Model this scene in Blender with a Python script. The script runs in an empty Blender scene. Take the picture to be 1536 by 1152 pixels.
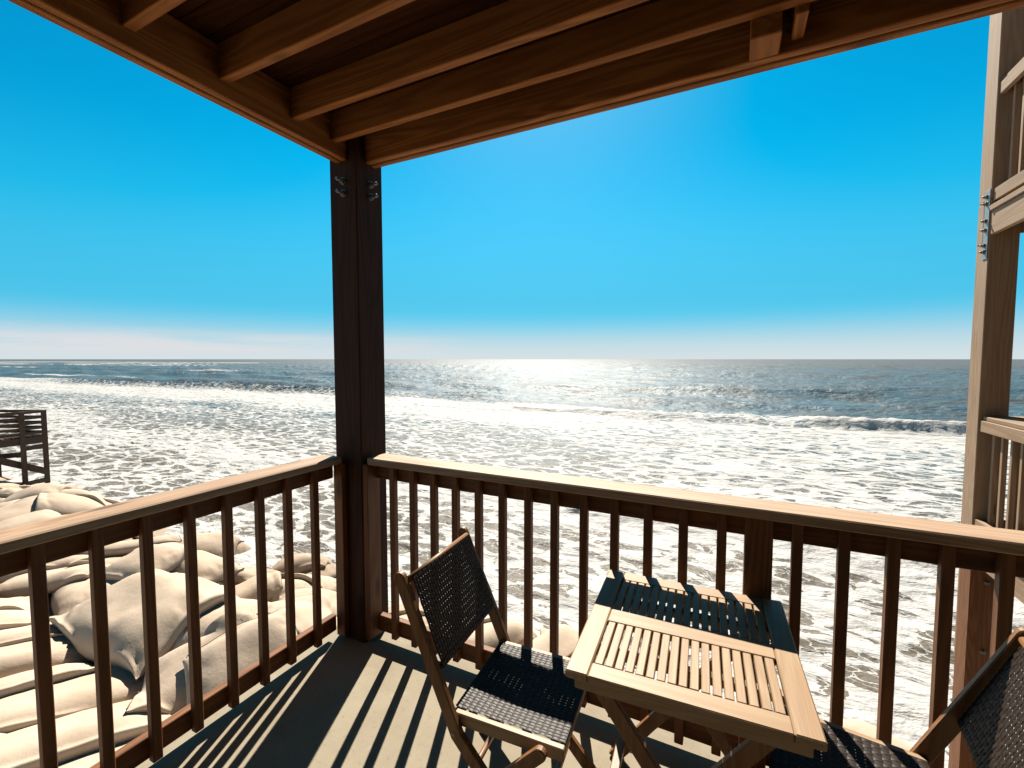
import bpy, bmesh, math, random
import numpy as np
from mathutils import Vector, Matrix
R = math.radians
rng = random.Random(7)
scene = bpy.context.scene
COL = scene.collection

# ------------------------------------------------------------------ helpers
class MB:
    """collects boxes, bars, tubes and sheets; build() links them as one mesh object"""
    def __init__(s): s.v = []; s.f = []; s.sm = []
    def add(s, v, f, smooth=False):
        b = len(s.v); s.v += [tuple(p) for p in v]
        for q in f: s.f.append(tuple(i + b for i in q)); s.sm.append(smooth)
        return s
    def box(s, x0, x1, y0, y1, z0, z1, c=0.003):
        """box with chamfered edges"""
        c = min(c, abs(x1-x0)*.3, abs(y1-y0)*.3, abs(z1-z0)*.3)
        return s.obox(Matrix.Identity(4), x0, x1, y0, y1, z0, z1, c)
    def obox(s, M, x0, x1, y0, y1, z0, z1, c=0.003):
        bm = bmesh.new()
        vs = [bm.verts.new((x, y, z)) for z in (z0, z1) for y in (y0, y1) for x in (x0, x1)]
        for q in ((0,2,3,1), (4,5,7,6), (0,1,5,4), (2,6,7,3), (0,4,6,2), (1,3,7,5)):
            bm.faces.new([vs[i] for i in q])
        if c > 0: bmesh.ops.bevel(bm, geom=bm.edges[:], offset=c, segments=1, affect='EDGES', profile=.5)
        bm.verts.ensure_lookup_table(); bm.verts.index_update()
        s.add([M @ v.co for v in bm.verts], [[v.index for v in f.verts] for f in bm.faces])
        bm.free(); return s
    def bar(s, a, b, w, t, up=(0,1,0), c=0.003):
        """board from a to b, w wide in the plane square to `up`, t thick along `up`"""
        a, b = Vector(a), Vector(b); d = (b - a); L = d.length; d.normalize()
        u = Vector(up); u = (u - d*u.dot(d)).normalized(); w_ = d.cross(u)
        M = Matrix((( d.x, w_.x, u.x, a.x), (d.y, w_.y, u.y, a.y), (d.z, w_.z, u.z, a.z), (0,0,0,1)))
        return s.obox(M, 0, L, -w/2, w/2, -t/2, t/2, c)
    def board_path(s, pts, w, t, y, round0=True, round1=False, c=.003):
        """board in the xz plane following pts, centred at y, thickness t, round ends"""
        out_l = []; out_r = []; n = len(pts)
        P = [Vector((p[0], p[1])) for p in pts]
        for i in range(n):
            d = (P[min(i+1, n-1)] - P[max(i-1, 0)]).normalized(); nn = Vector((-d.y, d.x))
            out_l.append(P[i] + nn*w/2); out_r.append(P[i] - nn*w/2)
        prof = list(out_l)
        if round1:
            d = (P[-1]-P[-2]).normalized(); nn = Vector((-d.y, d.x))
            prof += [P[-1] + nn*w/2*math.cos(a) + d*w/2*math.sin(a) for a in [math.pi*k/8 for k in range(1, 8)]]
        prof += out_r[::-1]
        if round0:
            d = (P[0]-P[1]).normalized(); nn = Vector((d.y, -d.x))
            prof += [P[0] - nn*w/2*math.cos(a) + d*w/2*math.sin(a) for a in [math.pi*k/8 for k in range(1, 8)]]
        bm = bmesh.new()
        A = [bm.verts.new((p.x, y - t/2, p.y)) for p in prof]
        B = [bm.verts.new((p.x, y + t/2, p.y)) for p in prof]
        m = len(prof)
        bm.faces.new(A); bm.faces.new(B[::-1])
        side = [bm.faces.new((A[i], B[i], B[(i+1) % m], A[(i+1) % m])) for i in range(m)]
        bmesh.ops.recalc_face_normals(bm, faces=bm.faces[:])
        ed = [e for e in bm.edges if abs(e.verts[0].co.y - e.verts[1].co.y) < 1e-6]
        bmesh.ops.bevel(bm, geom=ed, offset=c, segments=1, affect='EDGES')
        bmesh.ops.triangulate(bm, faces=[f for f in bm.faces if len(f.verts) > 4])
        bm.verts.index_update()
        s.add([v.co for v in bm.verts], [[v.index for v in f.verts] for f in bm.faces]); bm.free(); return s
    def tube(s, pts, r, n=8, cap=True):
        pts = [Vector(p) for p in pts]; V = []; F = []
        for i, p in enumerate(pts):
            d = (pts[min(i+1, len(pts)-1)] - pts[max(i-1, 0)]).normalized()
            a = Vector((0,0,1)) if abs(d.z) < .9 else Vector((1,0,0))
            u = d.cross(a).normalized(); w = d.cross(u)
            rr = r[i] if isinstance(r, (list, tuple)) else r
            V += [p + (u*math.cos(2*math.pi*k/n) + w*math.sin(2*math.pi*k/n))*rr for k in range(n)]
        for i in range(len(pts)-1):
            F += [(i*n+k, i*n+(k+1) % n, (i+1)*n+(k+1) % n, (i+1)*n+k) for k in range(n)]
        s.add(V, F, True)
        if cap:
            b = len(s.v) - len(V)
            s.f.append(tuple(b + k for k in range(n))[::-1]); s.sm.append(False)
            s.f.append(tuple(b + (len(pts)-1)*n + k for k in range(n))); s.sm.append(False)
        return s
    def build(s, name, mat, parent=None):
        me = bpy.data.meshes.new(name); me.from_pydata(s.v, [], s.f)
        me.polygons.foreach_set('use_smooth', s.sm); me.materials.append(mat); me.update()
        o = bpy.data.objects.new(name, me); COL.objects.link(o)
        if parent: o.parent = parent
        return o

def tag(o, label=None, cat=None, group=None, kind=None):
    if label: o['label'] = label
    if cat: o['category'] = cat
    if group: o['group'] = group
    if kind: o['kind'] = kind
    return o
def thing(name, label, cat, loc=(0,0,0), rz=0, group=None):
    o = bpy.data.objects.new(name, None); COL.objects.link(o); o.empty_display_size = .1
    o.location = loc; o.rotation_euler = (0, 0, rz)
    return tag(o, label, cat, group)
def grid_mesh(name, V, nu, nv, mat, attrs=None, smooth=True):
    """V: (nu*nv,3) array, v fastest"""
    me = bpy.data.meshes.new(name); n = nu*nv
    me.vertices.add(n); me.vertices.foreach_set('co', V.astype(np.float32).ravel())
    i, j = np.meshgrid(np.arange(nu-1), np.arange(nv-1), indexing='ij'); a = (i*nv + j).ravel()
    F = np.stack([a, a+nv, a+nv+1, a+1], 1); nf = len(F)
    me.loops.add(nf*4); me.loops.foreach_set('vertex_index', F.astype(np.int32).ravel())
    me.polygons.add(nf); me.polygons.foreach_set('loop_start', np.arange(0, nf*4, 4, dtype=np.int32))
    me.polygons.foreach_set('loop_total', np.full(nf, 4, dtype=np.int32))
    me.polygons.foreach_set('use_smooth', np.full(nf, smooth))
    me.update(calc_edges=True); me.validate()
    for k, val in (attrs or {}).items():
        at = me.attributes.new(k, 'FLOAT', 'POINT'); at.data.foreach_set('value', val.astype(np.float32).ravel())
    me.materials.append(mat)
    o = bpy.data.objects.new(name, me); COL.objects.link(o); return o
def hash2(i, j, s):
    h = (i*374761393 + j*668265263 + s*974711) & 0xffffffff
    h = ((h ^ (h >> 13))*1274126177) & 0xffffffff
    return ((h ^ (h >> 16)) & 0xffff)/65535.0
def vn(x, y, s=0):
    """value noise, 0..1"""
    x = np.asarray(x, float); y = np.asarray(y, float)
    i = np.floor(x).astype(np.int64); j = np.floor(y).astype(np.int64); u = x-i; v = y-j
    u = u*u*u*(u*(u*6-15)+10); v = v*v*v*(v*(v*6-15)+10)
    a = hash2(i, j, s); b = hash2(i+1, j, s); c = hash2(i, j+1, s); d = hash2(i+1, j+1, s)
    return (a*(1-u)+b*u)*(1-v) + (c*(1-u)+d*u)*v
def fbm(x, y, s=0, o=4):
    t = 0; a = .5
    for k in range(o): t = t + a*vn(x*2**k, y*2**k, s+k*17); a *= .5
    return t/(1-.5**o)
def sst(a, b, x): t = np.clip((x-a)/(b-a), 0, 1); return t*t*(3-2*t)

# ------------------------------------------------------------------ materials
class NT:
    def __init__(s, name):
        s.m = bpy.data.materials.new(name); s.m.use_nodes = True; s.t = s.m.node_tree
        s.b = s.t.nodes['Principled BSDF']
    def n(s, typ, **kw):
        nd = s.t.nodes.new(typ)
        for k, v in kw.items():
            if hasattr(nd, k) and k not in ('Scale',): setattr(nd, k, v)
            else: nd.inputs[k].default_value = v
        return nd
    def l(s, a, b): s.t.links.new(a, b)
    def val(s, k, v): s.b.inputs[k].default_value = v
    def math(s, op, a, b=None, clamp=False):
        nd = s.n('ShaderNodeMath', operation=op, use_clamp=clamp)
        for i, x in enumerate((a, b)):
            if x is None: continue
            if isinstance(x, (int, float)): nd.inputs[i].default_value = x
            else: s.l(x, nd.inputs[i])
        return nd.outputs[0]
    def noise(s, vec, scale, detail=3, rough=.55, dist=0):
        nd = s.n('ShaderNodeTexNoise'); nd.inputs['Scale'].default_value = scale
        nd.inputs['Detail'].default_value = detail; nd.inputs['Roughness'].default_value = rough
        nd.inputs['Distortion'].default_value = dist
        if vec is not None: s.l(vec, nd.inputs['Vector'])
        return nd
    def mix(s, fac, a, b):
        nd = s.n('ShaderNodeMix', data_type='RGBA')
        for sock, x in ((nd.inputs[0], fac), (nd.inputs[6], a), (nd.inputs[7], b)):
            if isinstance(x, (int, float)): sock.default_value = x
            elif isinstance(x, (tuple, list)): sock.default_value = (*[c*.82 for c in x], 1)
            else: s.l(x, sock)
        return nd.outputs[2]
    def ramp(s, fac, lo, hi):
        nd = s.n('ShaderNodeMapRange'); nd.interpolation_type = 'SMOOTHSTEP'
        s.l(fac, nd.inputs[0]); nd.inputs[1].default_value = lo; nd.inputs[2].default_value = hi
        return nd.outputs[0]
    def bump(s, h, strength, dist, prev=None):
        nd = s.n('ShaderNodeBump'); s.l(h, nd.inputs['Height'])
        nd.inputs['Strength'].default_value = strength; nd.inputs['Distance'].default_value = dist
        if prev is not None: s.l(prev, nd.inputs['Normal'])
        s.l(nd.outputs[0], s.b.inputs['Normal']); return nd.outputs[0]

def wood(name, axis, light, dark, rough=.62, weather=0.0, wcol=(.42,.38,.33), knots=True, spec=.3):
    t = NT(name); tc = t.n('ShaderNodeTexCoord'); oi = t.n('ShaderNodeObjectInfo')
    off = t.n('ShaderNodeVectorMath', operation='MULTIPLY_ADD')
    cmb = t.n('ShaderNodeCombineXYZ')
    for k, mlt in enumerate((7.1, 11.7, 5.3)): t.l(t.math('MULTIPLY', oi.outputs['Random'], mlt), cmb.inputs[k])
    t.l(tc.outputs['Object'], off.inputs[0]); off.inputs[1].default_value = (1,1,1); t.l(cmb.outputs[0], off.inputs[2])
    sc = [1,1,1]; sc['xyz'.index(axis)] = .07
    vary = t.math('MULTIPLY', oi.outputs['Random'], .45)
    mp = t.n('ShaderNodeVectorMath', operation='MULTIPLY'); t.l(off.outputs[0], mp.inputs[0]); mp.inputs[1].default_value = sc
    big = t.noise(mp.outputs[0], 7, 2, .5, .4)
    rings = t.math('SINE', t.math('MULTIPLY', big.outputs[0], 75.0))
    rings = t.math('MULTIPLY_ADD', rings, .5); t.t.nodes[-1].inputs[2].default_value = .5
    fine = t.noise(mp.outputs[0], 130, 4, .65)
    tone = t.noise(off.outputs[0], 1.3, 2)
    g = t.math('ADD', t.math('MULTIPLY', rings, .45), t.math('MULTIPLY', fine.outputs[0], .6))
    g = t.math('ADD', g, t.math('MULTIPLY', tone.outputs[0], .35))
    fac = t.ramp(g, .25, 1.05)
    col = t.mix(vary, t.mix(fac, light, dark), dark)
    stain = t.noise(mp.outputs[0], 2.6, 5, .65)
    col = t.mix(t.math('MULTIPLY', t.ramp(stain.outputs[0], .54, .74), .45), col, tuple(c*.45 for c in dark))
    if knots:
        kv = t.n('ShaderNodeVectorMath', operation='MULTIPLY'); t.l(off.outputs[0], kv.inputs[0])
        ks = [5,5,5]; ks['xyz'.index(axis)] = 1.6; kv.inputs[1].default_value = ks
        vo = t.n('ShaderNodeTexVoronoi'); t.l(kv.outputs[0], vo.inputs['Vector']); vo.inputs['Scale'].default_value = 1
        kn = t.ramp(vo.outputs['Distance'], .15, .05)
        col = t.mix(t.math('MULTIPLY', kn, .75), col, tuple(c*.25 for c in dark))
    if weather:
        wn = t.noise(mp.outputs[0], 16, 5, .7)
        col = t.mix(t.math('MULTIPLY', t.ramp(wn.outputs[0], .35, .7), weather), col, wcol)
    t.l(col, t.b.inputs['Base Color']); t.val('Roughness', rough); t.val('Specular IOR Level', spec)
    t.bump(t.math('ADD', fine.outputs[0], t.math('MULTIPLY', rings, .25)), .35, .0015)
    return t.m

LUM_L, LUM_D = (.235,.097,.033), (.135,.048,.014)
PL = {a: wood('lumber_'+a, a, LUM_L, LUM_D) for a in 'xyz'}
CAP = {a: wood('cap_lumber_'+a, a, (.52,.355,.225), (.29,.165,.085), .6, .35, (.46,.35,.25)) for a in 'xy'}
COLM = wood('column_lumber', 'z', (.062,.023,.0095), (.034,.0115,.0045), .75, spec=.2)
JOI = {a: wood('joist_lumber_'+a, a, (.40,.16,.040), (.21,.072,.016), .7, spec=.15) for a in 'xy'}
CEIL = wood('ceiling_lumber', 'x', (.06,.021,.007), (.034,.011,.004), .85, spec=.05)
TEAK = {a: wood('teak_'+a, a, (.385,.262,.152), (.30,.185,.095), .5, 0, knots=False) for a in 'xyz'}
CHW = {a: wood('chair_wood_'+a, a, (.27,.135,.052), (.18,.08,.028), .45, 0, knots=False) for a in 'xyz'}
WEA = {a: wood('weathered_lumber_'+a, a, (.40,.275,.17), (.26,.16,.09), .75, .4, (.34,.25,.17)) for a in 'xyz'}
DRK = {a: wood('dark_timber_'+a, a, (.125,.07,.042), (.06,.032,.019), .8, .4, (.11,.08,.06)) for a in 'xyz'}

def metal(name, col, rough):
    t = NT(name); tc = t.n('ShaderNodeTexCoord'); nz = t.noise(tc.outputs['Object'], 60, 4)
    t.l(t.mix(nz.outputs[0], col, tuple(c*.6 for c in col)), t.b.inputs['Base Color'])
    t.val('Metallic', .85); t.val('Roughness', rough); t.bump(nz.outputs[0], .1, .001); return t.m
GALV = metal('galvanised_steel', (.55,.52,.5), .45)
BOLT = metal('bolt_steel', (.32,.28,.26), .5)

def deck_mat():
    t = NT('deck_coating'); g = t.n('ShaderNodeNewGeometry')
    a = t.noise(g.outputs['Position'], 260, 3, .6); b = t.noise(g.outputs['Position'], 3.5, 5, .6); c = t.noise(g.outputs['Position'], 45, 3)
    col = t.mix(t.ramp(b.outputs[0], .3, .75), (.305,.258,.185), (.25,.205,.142))
    col = t.mix(t.math('MULTIPLY', t.ramp(c.outputs[0], .57, .7), .5), col, (.20,.16,.115))
    d = t.noise(g.outputs['Position'], 9, 6, .7)
    col = t.mix(t.math('MULTIPLY', t.ramp(d.outputs[0], .56, .68), .45), col, (.36,.30,.22))
    t.l(col, t.b.inputs['Base Color']); t.val('Roughness', .8); t.val('Specular IOR Level', .2)
    t.bump(a.outputs[0], .5, .0012); return t.m
DECK = deck_mat()

def weave_mat():
    t = NT('black_weave'); oi = t.n('ShaderNodeTexCoord'); nz = t.noise(oi.outputs['Object'], 90, 3)
    t.l(t.mix(nz.outputs[0], (.020,.0125,.0085), (.038,.026,.019)), t.b.inputs['Base Color'])
    t.val('Roughness', .45); t.val('Specular IOR Level', .14); t.bump(nz.outputs[0], .15, .0005); return t.m
WEAVE = weave_mat()

def bag_mat():
    t = NT('geotextile'); g = t.n('ShaderNodeNewGeometry'); oi = t.n('ShaderNodeObjectInfo')
    a = t.noise(g.outputs['Position'], 900, 2); b = t.noise(g.outputs['Position'], 2.2, 5, .6); c = t.noise(g.outputs['Position'], 14, 4, .65)
    col = t.mix(t.ramp(b.outputs[0], .3, .7), (.57,.455,.35), (.49,.38,.28))
    col = t.mix(t.math('MULTIPLY', oi.outputs['Random'], .4), col, (.46,.36,.265))
    col = t.mix(t.math('MULTIPLY', t.ramp(c.outputs[0], .55, .75), .35), col, (.36,.28,.20))
    sz = t.n('ShaderNodeSeparateXYZ'); t.l(g.outputs['Position'], sz.inputs[0])
    wet = t.ramp(t.math('ADD', sz.outputs['Z'], t.math('MULTIPLY', b.outputs[0], .5)), -1.78, -1.98)
    col = t.mix(t.math('MULTIPLY', wet, .6), col, (.24,.175,.12))
    t.l(col, t.b.inputs['Base Color']); t.val('Roughness', .85); t.val('Specular IOR Level', .15)
    n1 = t.bump(c.outputs[0], .25, .02); t.bump(a.outputs[0], .25, .001, n1); return t.m
BAG = bag_mat()
def plain(name, col, rough=.7):
    t = NT(name); tc = t.n('ShaderNodeTexCoord'); nz = t.noise(tc.outputs['Object'], 40, 3)
    t.l(t.mix(nz.outputs[0], col, tuple(c*.7 for c in col)), t.b.inputs['Base Color']); t.val('Roughness', rough); return t.m
SEAM = plain('seam_thread', (.035,.026,.02))
def sand_mat():
    t = NT('wet_sand'); g = t.n('ShaderNodeNewGeometry')
    a = t.noise(g.outputs['Position'], 400, 3); b = t.noise(g.outputs['Position'], 1.1, 6, .6)
    t.l(t.mix(t.ramp(b.outputs[0], .3, .7), (.34,.28,.21), (.24,.195,.145)), t.b.inputs['Base Color'])
    t.val('Roughness', .85); n1 = t.bump(b.outputs[0], .4, .08); t.bump(a.outputs[0], .4, .003, n1); return t.m
SAND = sand_mat()
def dry_mat():
    t = NT('dry_sand'); g = t.n('ShaderNodeNewGeometry')
    a = t.noise(g.outputs['Position'], 300, 3); b = t.noise(g.outputs['Position'], 5, 6, .65)
    t.l(t.mix(t.ramp(b.outputs[0], .3, .72), (.50,.415,.32), (.40,.32,.235)), t.b.inputs['Base Color'])
    t.val('Roughness', .9); n1 = t.bump(b.outputs[0], .5, .03); t.bump(a.outputs[0], .4, .003, n1); return t.m
DRYSAND = dry_mat()

def sea_mat():
    t = NT('sea_water'); g = t.n('ShaderNodeNewGeometry'); P = g.outputs['Position']
    sep = t.n('ShaderNodeSeparateXYZ'); t.l(P, sep.inputs[0])
    at = t.n('ShaderNodeAttribute'); at.attribute_name = 'foam'; D = at.outputs['Fac']
    # world coordinates stretched along the shore and warped
    flat = t.n('ShaderNodeVectorMath', operation='MULTIPLY'); t.l(P, flat.inputs[0]); flat.inputs[1].default_value = (.72, 1.25, 0)
    w = t.noise(flat.outputs[0], 1.1, 4, .55)
    wv = t.n('ShaderNodeVectorMath', operation='MULTIPLY_ADD'); t.l(w.outputs['Color'], wv.inputs[0]); wv.inputs[1].default_value = (.75, .75, 0); t.l(flat.outputs[0], wv.inputs[2])
    w2 = t.noise(wv.outputs[0], 6, 3, .6)
    wv2 = t.n('ShaderNodeVectorMath', operation='MULTIPLY_ADD'); t.l(w2.outputs['Color'], wv2.inputs[0]); wv2.inputs[1].default_value = (.16, .16, 0); t.l(wv.outputs[0], wv2.inputs[2])
    v1 = t.n('ShaderNodeTexVoronoi', feature='DISTANCE_TO_EDGE'); t.l(wv2.outputs[0], v1.inputs['Vector']); v1.inputs['Scale'].default_value = 1.6
    v2 = t.n('ShaderNodeTexVoronoi', feature='DISTANCE_TO_EDGE'); t.l(wv2.outputs[0], v2.inputs['Vector']); v2.inputs['Scale'].default_value = 4.6
    nz = t.noise(wv.outputs[0], 1.4, 5, .62); nf = t.noise(P, 9, 4, .7)
    # local amount of foam
    amt = t.math('ADD', D, t.math('MULTIPLY', t.math('SUBTRACT', nz.outputs[0], .5), 1.15))
    amt = t.math('ADD', amt, t.math('MULTIPLY', t.math('SUBTRACT', nf.outputs[0], .5), .35))
    e = t.math('SUBTRACT', t.math('MULTIPLY', amt, .40), v1.outputs['Distance'])
    e2 = t.math('SUBTRACT', t.math('MULTIPLY', t.math('SUBTRACT', amt, .12), .17), v2.outputs['Distance'])
    f1 = t.ramp(e, -.006, .014); f2 = t.ramp(e2, -.005, .01)
    F = t.math('MAXIMUM', f1, t.math('MULTIPLY', f2, .85), True)
    F = t.math('MULTIPLY', F, t.ramp(D, .0, .12), True)
    # water body colour: sandy and shallow near the bags, green blue further out, greyer at the horizon
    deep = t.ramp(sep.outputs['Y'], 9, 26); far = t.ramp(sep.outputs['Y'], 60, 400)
    wn = t.noise(flat.outputs[0], .25, 4)
    body = t.mix(deep, (.135,.112,.085), (.042,.094,.124))
    body = t.mix(t.math('MULTIPLY', t.ramp(wn.outputs[0], .4, .65), t.math('SUBTRACT', 1.0, far)), body, t.mix(deep, (.105,.09,.07), (.06,.078,.085)))
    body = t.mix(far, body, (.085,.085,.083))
    fn = t.noise(P, 5, 5, .65)
    foamc = t.mix(t.ramp(fn.outputs[0], .25, .7), (.38,.372,.355), (.475,.468,.45))
    t.l(t.mix(F, body, foamc), t.b.inputs['Base Color'])
    mr = t.n('ShaderNodeMapRange'); t.l(F, mr.inputs[0]); rn = t.noise(flat.outputs[0], .4, 7, .7); t.l(t.math('MULTIPLY_ADD', t.ramp(rn.outputs[0], .38, .62), .20), mr.inputs[3]); t.t.nodes[-2].inputs[2].default_value = .07; mr.inputs[4].default_value = .7
    t.l(mr.outputs[0], t.b.inputs['Roughness']); t.val('IOR', 1.33); t.val('Specular IOR Level', .24)
    b1 = t.noise(flat.outputs[0], 1.1, 5, .62, .3); b2 = t.noise(flat.outputs[0], 7, 4, .6)
    b0 = t.noise(flat.outputs[0], .22, 4, .6)
    n0 = t.bump(b0.outputs[0], .6, 1.3)
    n1 = t.bump(b1.outputs[0], .7, .34, n0)
    n2 = t.bump(b2.outputs[0], .4, .05, n1)
    t.bump(t.math('ADD', F, t.math('MULTIPLY', fn.outputs[0], .8)), .5, .035, n2)
    return t.m
SEA = sea_mat()

# ------------------------------------------------------------------ camera, light, sky
H = 1.6
cam = bpy.data.cameras.new('camera'); cam.sensor_width = 36; cam.lens = 664.4/1536*36; cam.clip_start = .05; cam.clip_end = 60000
co = bpy.data.objects.new('camera', cam); COL.objects.link(co); scene.camera = co
co.location = (0, 0, H); co.rotation_euler = (R(90-3.207), 0, R(26.2))
SUN_AZ, SUN_EL = -22.8, 46.4
sun = bpy.data.lights.new('sun', 'SUN'); sun.energy = 5.0; sun.angle = R(.53); sun.color = (1, .93, .82)
so = bpy.data.objects.new('sun', sun); COL.objects.link(so)
sd = Vector((math.sin(R(SUN_AZ))*math.cos(R(SUN_EL)), math.cos(R(SUN_AZ))*math.cos(R(SUN_EL)), math.sin(R(SUN_EL))))
so.rotation_euler = sd.to_track_quat('Z', 'Y').to_euler(); so.location = sd*40
W = bpy.data.worlds.new('World'); scene.world = W; W.use_nodes = True; wt = W.node_tree
bg = wt.nodes['Background']; bg.inputs[1].default_value = .05
sky = wt.nodes.new('ShaderNodeTexSky'); sky.sky_type = 'NISHITA'; sky.sun_disc = False
sky.sun_elevation = R(SUN_EL); sky.sun_rotation = R(SUN_AZ); sky.air_density = 1.0; sky.dust_density = .25; sky.ozone_density = 2.2; sky.altitude = 0
hs = wt.nodes.new('ShaderNodeHueSaturation'); hs.inputs['Saturation'].default_value = 1.5; hs.inputs['Hue'].default_value = .487
wt.links.new(sky.outputs[0], hs.inputs['Color'])
# pale air towards the horizon
tc0 = wt.nodes.new('ShaderNodeTexCoord'); sp0 = wt.nodes.new('ShaderNodeSeparateXYZ'); wt.links.new(tc0.outputs['Generated'], sp0.inputs[0])
hr = wt.nodes.new('ShaderNodeMapRange'); hr.interpolation_type = 'SMOOTHERSTEP'; wt.links.new(sp0.outputs['Z'], hr.inputs[0])
for k_, v_ in enumerate((.115, -.02, 0, 1.0)): hr.inputs[k_+1].default_value = v_
hz = wt.nodes.new('ShaderNodeMix'); hz.data_type = 'RGBA'; wt.links.new(hr.outputs[0], hz.inputs[0]); sb = wt.nodes.new('ShaderNodeMix'); sb.data_type = 'RGBA'; sb.blend_type = 'SUBTRACT'; sb.clamp_result = False; sb.inputs[0].default_value = 1; wt.links.new(hs.outputs[0], sb.inputs[6]); sb.inputs[7].default_value = (.66, 0, 0, 1)
mxr = wt.nodes.new('ShaderNodeMix'); mxr.data_type = 'RGBA'; mxr.blend_type = 'LIGHTEN'; mxr.inputs[0].default_value = 1; wt.links.new(sb.outputs[2], mxr.inputs[6]); mxr.inputs[7].default_value = (.01, .01, .01, 1)
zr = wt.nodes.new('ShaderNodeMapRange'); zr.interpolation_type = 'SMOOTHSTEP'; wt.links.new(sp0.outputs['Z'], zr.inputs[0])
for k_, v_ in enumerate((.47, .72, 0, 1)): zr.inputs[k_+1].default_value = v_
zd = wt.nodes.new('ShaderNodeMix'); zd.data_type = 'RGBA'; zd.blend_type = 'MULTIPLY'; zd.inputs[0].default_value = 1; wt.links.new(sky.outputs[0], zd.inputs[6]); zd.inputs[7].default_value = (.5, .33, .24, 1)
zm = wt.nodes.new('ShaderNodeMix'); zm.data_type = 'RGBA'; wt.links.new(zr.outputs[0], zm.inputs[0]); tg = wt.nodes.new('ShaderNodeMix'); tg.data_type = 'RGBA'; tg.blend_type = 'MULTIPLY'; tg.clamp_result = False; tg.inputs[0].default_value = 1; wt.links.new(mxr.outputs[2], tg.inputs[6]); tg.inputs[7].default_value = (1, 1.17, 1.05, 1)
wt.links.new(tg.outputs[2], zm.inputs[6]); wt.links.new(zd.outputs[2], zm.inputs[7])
h1 = wt.nodes.new('ShaderNodeMapRange'); h1.interpolation_type = 'SMOOTHSTEP'; wt.links.new(sp0.outputs['Z'], h1.inputs[0])
for k_, v_ in enumerate((.42, .10, 0, .85)): h1.inputs[k_+1].default_value = v_
hm_ = wt.nodes.new('ShaderNodeMix'); hm_.data_type = 'RGBA'; wt.links.new(h1.outputs[0], hm_.inputs[0]); wt.links.new(zm.outputs[2], hm_.inputs[6]); hm_.inputs[7].default_value = (.3, 4.0, 6.5, 1)
wt.links.new(hm_.outputs[2], hz.inputs[6]); hz.inputs[7].default_value = (5.5, 6.15, 6.35, 1)
# thin bank of cloud low over the sea
tc = wt.nodes.new('ShaderNodeTexCoord'); sp = wt.nodes.new('ShaderNodeSeparateXYZ'); wt.links.new(tc.outputs['Generated'], sp.inputs[0])
mpn = wt.nodes.new('ShaderNodeMapping'); mpn.inputs['Scale'].default_value = (2.2, 2.2, 30); wt.links.new(tc.outputs['Generated'], mpn.inputs[0])
cn = wt.nodes.new('ShaderNodeTexNoise'); cn.inputs['Scale'].default_value = 1.6; cn.inputs['Detail'].default_value = 5; wt.links.new(mpn.outputs[0], cn.inputs['Vector'])
def wmr(src, a, b, c=0, d=1):
    n = wt.nodes.new('ShaderNodeMapRange'); n.interpolation_type = 'SMOOTHSTEP'; wt.links.new(src, n.inputs[0])
    for k, v in enumerate((a, b, c, d)): n.inputs[k+1].default_value = v
    return n.outputs[0]
def wmul(a, b):
    n = wt.nodes.new('ShaderNodeMath'); n.operation = 'MULTIPLY'; n.use_clamp = True
    for k, x in enumerate((a, b)):
        if isinstance(x, (int, float)): n.inputs[k].default_value = x
        else: wt.links.new(x, n.inputs[k])
    return n.outputs[0]
band = wmul(wmr(sp.outputs['Z'], .0, .022), wmr(sp.outputs['Z'], .062, .03))
cl = wmul(wmul(wmul(band, wmr(sp.outputs['X'], -.45, -.8)), wmr(cn.outputs[0], .3, .6)), .7)
mx = wt.nodes.new('ShaderNodeMix'); mx.data_type = 'RGBA'; wt.links.new(cl, mx.inputs[0]); wt.links.new(hz.outputs[2], mx.inputs[6]); mx.inputs[7].default_value = (6.4, 6.1, 6.2, 1)
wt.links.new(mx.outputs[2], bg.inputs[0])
vs = scene.view_settings; vs.view_transform = 'Standard'; vs.look = 'None'; vs.exposure = 1.3; vs.gamma = 1
scene.cycles.max_bounces = 8; scene.cycles.diffuse_bounces = 1; scene.cycles.use_denoising = True
try: scene.cycles.denoiser = 'OPENIMAGEDENOISE'
except Exception: pass

# ------------------------------------------------------------------ terrain and sea
SEA_Z = -2.4
def ground_z(x, y):
    y = np.asarray(y, float)
    z = -2.02 - .10*np.clip(y, 0, 2) - .165*np.clip(y-2, 0, 5) - .06*np.clip(y-7, 0, 12)
    return z + .06*(fbm(np.asarray(x)*.7, y*.7, 5) - .5)
gx = np.concatenate([[-4000, -900, -300, -120], np.linspace(-60, 40, 201), [120, 400, 4000]])
gy = np.concatenate([[-4000, -900, -200, -60], np.linspace(-16, 24, 81)])
X, Y = np.meshgrid(gx, gy, indexing='ij')
sand = grid_mesh('beach_sand', np.stack([X, Y, ground_z(X, Y)], -1).reshape(-1, 3), len(gx), len(gy), SAND); tag(sand, kind='structure')

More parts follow.
